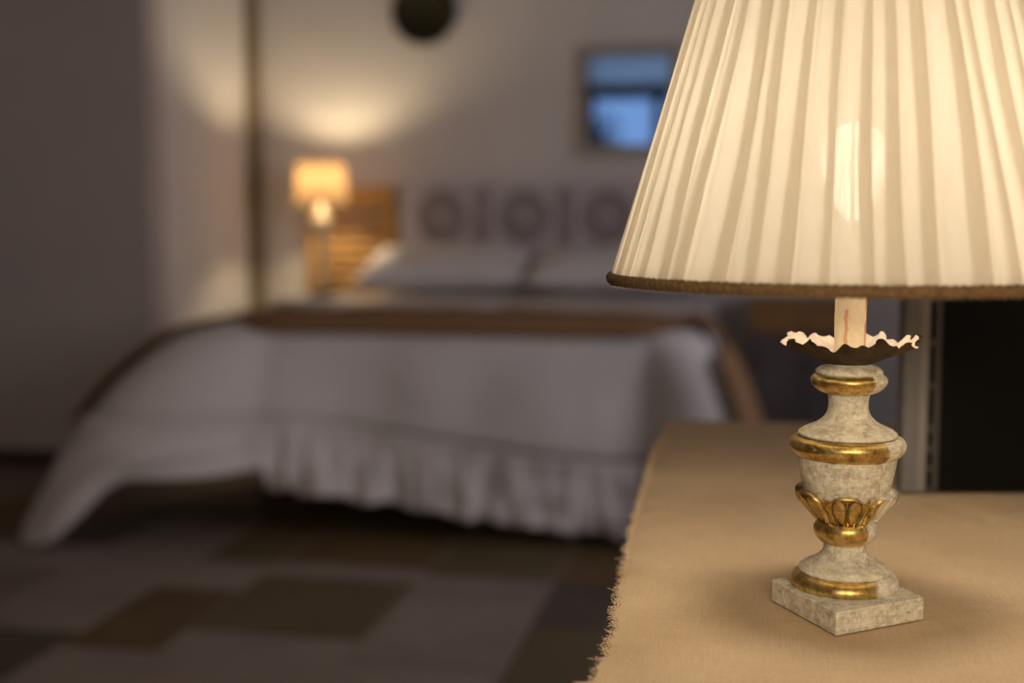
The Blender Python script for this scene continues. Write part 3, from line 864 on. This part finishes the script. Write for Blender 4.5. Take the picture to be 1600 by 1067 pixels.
# square block, its corners read on its own top plane
bt = .0195
Minv = (Matrix.Translation(lamp.location) @ Matrix.Rotation(LR, 4, 'Z')).inverted()
cl, cf, cr_ = [Minv @ on_z(x, y, TZ + bt) for x, y in ((1206, 905), (1307, 957.5), (1444.5, 933))]
cb = cl + cr_ - cf
blk = MB()
cs = [cl, cf, cr_, cb]
blk.add([(p.x, p.y, .0008) for p in cs] + [(p.x, p.y, bt) for p in cs], [(3, 2, 1, 0), (4, 5, 6, 7), (0, 1, 5, 4), (1, 2, 6, 5), (2, 3, 7, 6), (3, 0, 4, 7)])
blk.build('square_base', M['wash'], lamp, smooth=False, bevel=.0011)

foot_c = Vector(((cl.x + cr_.x) / 2, (cl.y + cr_.y) / 2, 0))
# turned members
ring_low = spl([(0.0395, bt)] + P_([(918, 78.5), (913, 82), (905, 82.5), (897, 78.5), (892, 72), (890, 66)]), 6)
ring_low = [(r, max(z, bt)) for r, z in ring_low]
MB().lathe(ring_low, 96).build('foot_ring', M['gold'], lamp)
stem = P_([(893, 66), (891, 69.6), (888.5, 70.4), (886, 70)]) + spl(P_([(885.5, 69), (880, 63), (874, 51), (867, 40), (859, 34), (852, 32.5), (844, 33)]), 6)
MB().lathe(stem, 96).build('stem', M['wash'], lamp)
MB().lathe(spl(P_([(847, 34), (844, 38.5), (838, 44.5), (830, 48), (822, 48.3), (815, 45), (811.5, 40), (811, 33)]), 5), 96).build('lower_knob_ring', M['gold'], lamp)
urn_pts = P_([(812, 36), (803, 42), (790, 52), (775, 61), (760, 66.5), (740, 71), (722, 74.5), (712, 76)])
urn_prof = spl(urn_pts, 6)
MB().lathe(urn_prof, 96).build('urn', M['wash'], lamp)
MB().lathe(spl(P_([(713, 75), (710, 79), (706, 83.5), (699, 87.8), (692, 88.8), (685, 86), (681.5, 80.5), (680.5, 75.5), (682, 73)]), 5), 96).build('urn_rim_ring', M['gold'], lamp)
neck = P_([(680.5, 73), (679.5, 75.2), (677, 75.8), (674.5, 75.2)]) + spl(P_([(674, 74.2), (669, 67), (662, 51), (655, 41), (648, 35), (640, 31.5), (629, 30.5), (618, 32), (612, 35), (606, 42)]), 6)
MB().lathe(neck, 96).build('neck', M['wash'], lamp)
MB().lathe(spl(P_([(612, 42), (609, 48), (604, 54), (597, 58.2), (591, 58.4), (585.5, 54), (583.5, 50)]), 5), 96).build('top_ring', M['gold'], lamp)
MB().lathe(P_([(585, 48), (583, 51), (579, 51.5), (575, 48), (572, 43), (569, 35), (566, 31), (561, 30)]), 64).build('collar', M['wash'], lamp)

# leaves round the bottom of the urn
def urn_r(z):
    for (r0, z0_), (r1, z1_) in zip(urn_prof, urn_prof[1:]):
        if z0_ <= z <= z1_: return r0 + (r1 - r0) * (z - z0_) / max(1e-9, z1_ - z0_)
    return urn_prof[-1][0] if z > urn_prof[-1][1] else urn_prof[0][0]
zb0, zb1 = pz(811), pz(763)
for k in range(6):
    th0 = -PI / 2 + 2 * PI * k / 6 + .03
    groove = []; half = PI / 6 * .90
    def leaf(i, j):
        s = -1 + 2 * i / 44; t = j / 30
        top = zb1 - (1 - math.sqrt(max(0, 1 - min(1, abs(s)) ** 2.6))) * (zb1 - zb0) * .58
        z = zb0 + (top - zb0) * t
        a = th0 + s * half * (.80 + .20 * t)
        e = math.hypot((abs(s) - .43) / .40, (t - .47) / .46)
        lobe = .0034 * math.sqrt(max(0, 1 - e * e)) ** .7
        rim = .0040 * max(sstep(.84, .93, abs(s)), sstep(.90, .96, t))
        rib = .0016 * math.exp(-(s / .035) ** 2)
        o = .0022 + max(lobe, rim, rib) + .0030 * t ** 3
        if i in (0, 44) or j == 30: o = -.001
        g = math.exp(-((e - 1.03) / .11) ** 2) * (1 - sstep(.80, .90, abs(s)) * .6)
        groove.append(min(1, g + .8 * math.exp(-((abs(s) - .05) / .03) ** 2)) if i not in (0, 44) and j < 28 else 0.0)
        r = urn_r(z) + o
        return (r * math.cos(a), r * math.sin(a), z)
    lo = MB().grid(leaf, 45, 31).build('leaf_ornament', M['gold'], lamp)
    at_ = lo.data.attributes.new('groove_dark', 'FLOAT', 'POINT'); at_.data.foreach_set('value', groove)
    th1 = th0 + PI / 6
    def tipf(i, j):
        s = -1 + 2 * i / 10; t = j / 8
        z = (zb0 + .35 * (zb1 - zb0)) + (.62 * (zb1 - zb0)) * t
        a = th1 + s * .13 * math.sin(PI * min(.5 + .5 * t, .985)) * 1.0
        r = urn_r(z) + .0005 + .0016 * math.sqrt(max(0, 1 - s * s)) * (1 - .3 * t) - (.001 if j == 8 else 0)
        return (r * math.cos(a), r * math.sin(a), z)
    MB().grid(tipf, 11, 9).build('leaf_tip', M['gold'], lamp)

# bent tin drip pan
rp = random.Random(4)
zc = pz(566); zr = pz(531)
def pan_fn(outer):
    def fn(i, j):
        n = 200; a = 2 * PI * i / n; t = j / 14
        s_ = math.sin
        r = .016 + (.1040 * .515 - .016) * t
        fl2 = math.sin(a * 12 + .6)
        und = noise.noise(Vector((math.cos(a) * 2.5, math.sin(a) * 2.5, 3)))
        r *= 1 + t ** 3 * (.035 * fl2 + .05 * und + .026 * s_(a * 41 + 2 * s_(a * 5)) + .014 * s_(a * 67))
        z = zc + (zr - zc) * (t ** 1.25) + t ** 3 * (.0022 * s_(a * 12 + 1.9) + .0022 * s_(a * 5 + 1) + .0018 * s_(a * 23 + 2))
        if outer: z -= .0009 * (1 - t * .8); r += .0004
        return (r * math.cos(a), r * math.sin(a), z)
    return fn
pn = MB().grid(pan_fn(False), 200, 15, True, 0)
pn.grid(pan_fn(True), 200, 15, True, 1)
pn.build('drip_pan', [M['pan_cream'], M['rust']], lamp)
MB().lathe([(.0175, zc - .002), (.0175, zc + .0012)], 48).build('pan_washer', M['rust'], lamp)

# candle tube: card sleeve, bulb on top
ct = 1.085 - TZ
def cand(i, j):
    a = 2 * PI * i / 40; z = zc + (ct - zc) * j / 30
    r = .0127 * (1 + .035 * noise.noise(Vector((math.cos(a) * 1.5, math.sin(a) * 1.5, z * 60))) )
    sq = (abs(math.cos(a)) ** 5 + abs(math.sin(a)) ** 5) ** (-1 / 5)
    r *= .75 + .25 * sq
    return (r * math.cos(a), r * math.sin(a), z)
cd = MB().grid(cand, 40, 31, True); cd.f.append(tuple(40 * 30 + i for i in range(40))); cd.m.append(0)
cd.build('candle_tube', M['candle'], lamp)
MB().lathe([(.009, ct), (.009, ct + .014)], 24).build('bulb_socket', M['bronze'], lamp)
zbk = ct + .014
MB().lathe(spl([(.006, zbk), (.012, zbk + .008), (.022, zbk + .028), (.027, zbk + .048), (.022, zbk + .068), (.008, zbk + .078), (.001, zbk + .079)], 5), 32).build('bulb', M['bulb'], lamp)

# shade
szb = pz(437) + .002; szt = szb + .305
rb, rtp = .1965, .1055
sh = pleated_shade(szb, szt, rb, rtp, 46, 21, thick=.0045, rows=14).build('lamp_shade', M['shade'], lamp)
def braid(z, R_):
    m = MB(); n = 720
    def fn(i, j):
        a = 2 * PI * i / n; q = 2 * PI * j / 12
        rr_ = .0045 * (1 + .07 * math.sin(a * 190 + q) + .12 * noise.noise(Vector((a * 60, q, 0))))
        return ((R_ + rr_ * .8 * math.cos(q)) * math.cos(a), (R_ + rr_ * .8 * math.cos(q)) * math.sin(a), z + rr_ * math.sin(q))
    m.grid(fn, n, 13, True); return m
ln_ = MB().grid(lambda i, j: ((rb - .0068 + (rtp - rb) * j / 8) * math.cos(2 * PI * i / 96), (rb - .0068 + (rtp - rb) * j / 8) * math.sin(2 * PI * i / 96), szb + .001 + (szt - szb - .002) * j / 8), 96, 9, True).build('shade_lining', M['lining'], sh)
tr = braid(szb - .001, rb + .0006).build('shade_braid', M['braid'], sh); tag(tr, 'brown braided trim')
fz = MB(); rr = random.Random(2)
for k in range(520):
    a = 2 * PI * (k + rr.random() * .7) / 520; ln = rr.uniform(.0008, .0024)
    x, y = math.cos(a), math.sin(a); R_ = rb + .001
    fz.tube([(x * R_, y * R_, szb - .0045), (x * R_, y * R_, szb - .0050 - ln)], [.0004, .0002], 3)
fo = fz.build('braid_fuzz', M['pan_cream'], sh); tag(fo, 'short pale loose threads', kind='stuff')
sp = MB()
for k in range(3):
    a = 2 * PI * k / 3 + .5
    sp.tube([(.010 * math.cos(a), .010 * math.sin(a), ct + .006), (.05 * math.cos(a), .05 * math.sin(a), ct + .05), ((rtp - .004) * math.cos(a), (rtp - .004) * math.sin(a), szt - .01)], .0014)
sp.lathe([(rtp - .006, szt - .012), (rtp - .004, szt - .012)], 64, cap0=False, cap1=False)
sp.build('shade_carrier', M['bronze'], lamp)
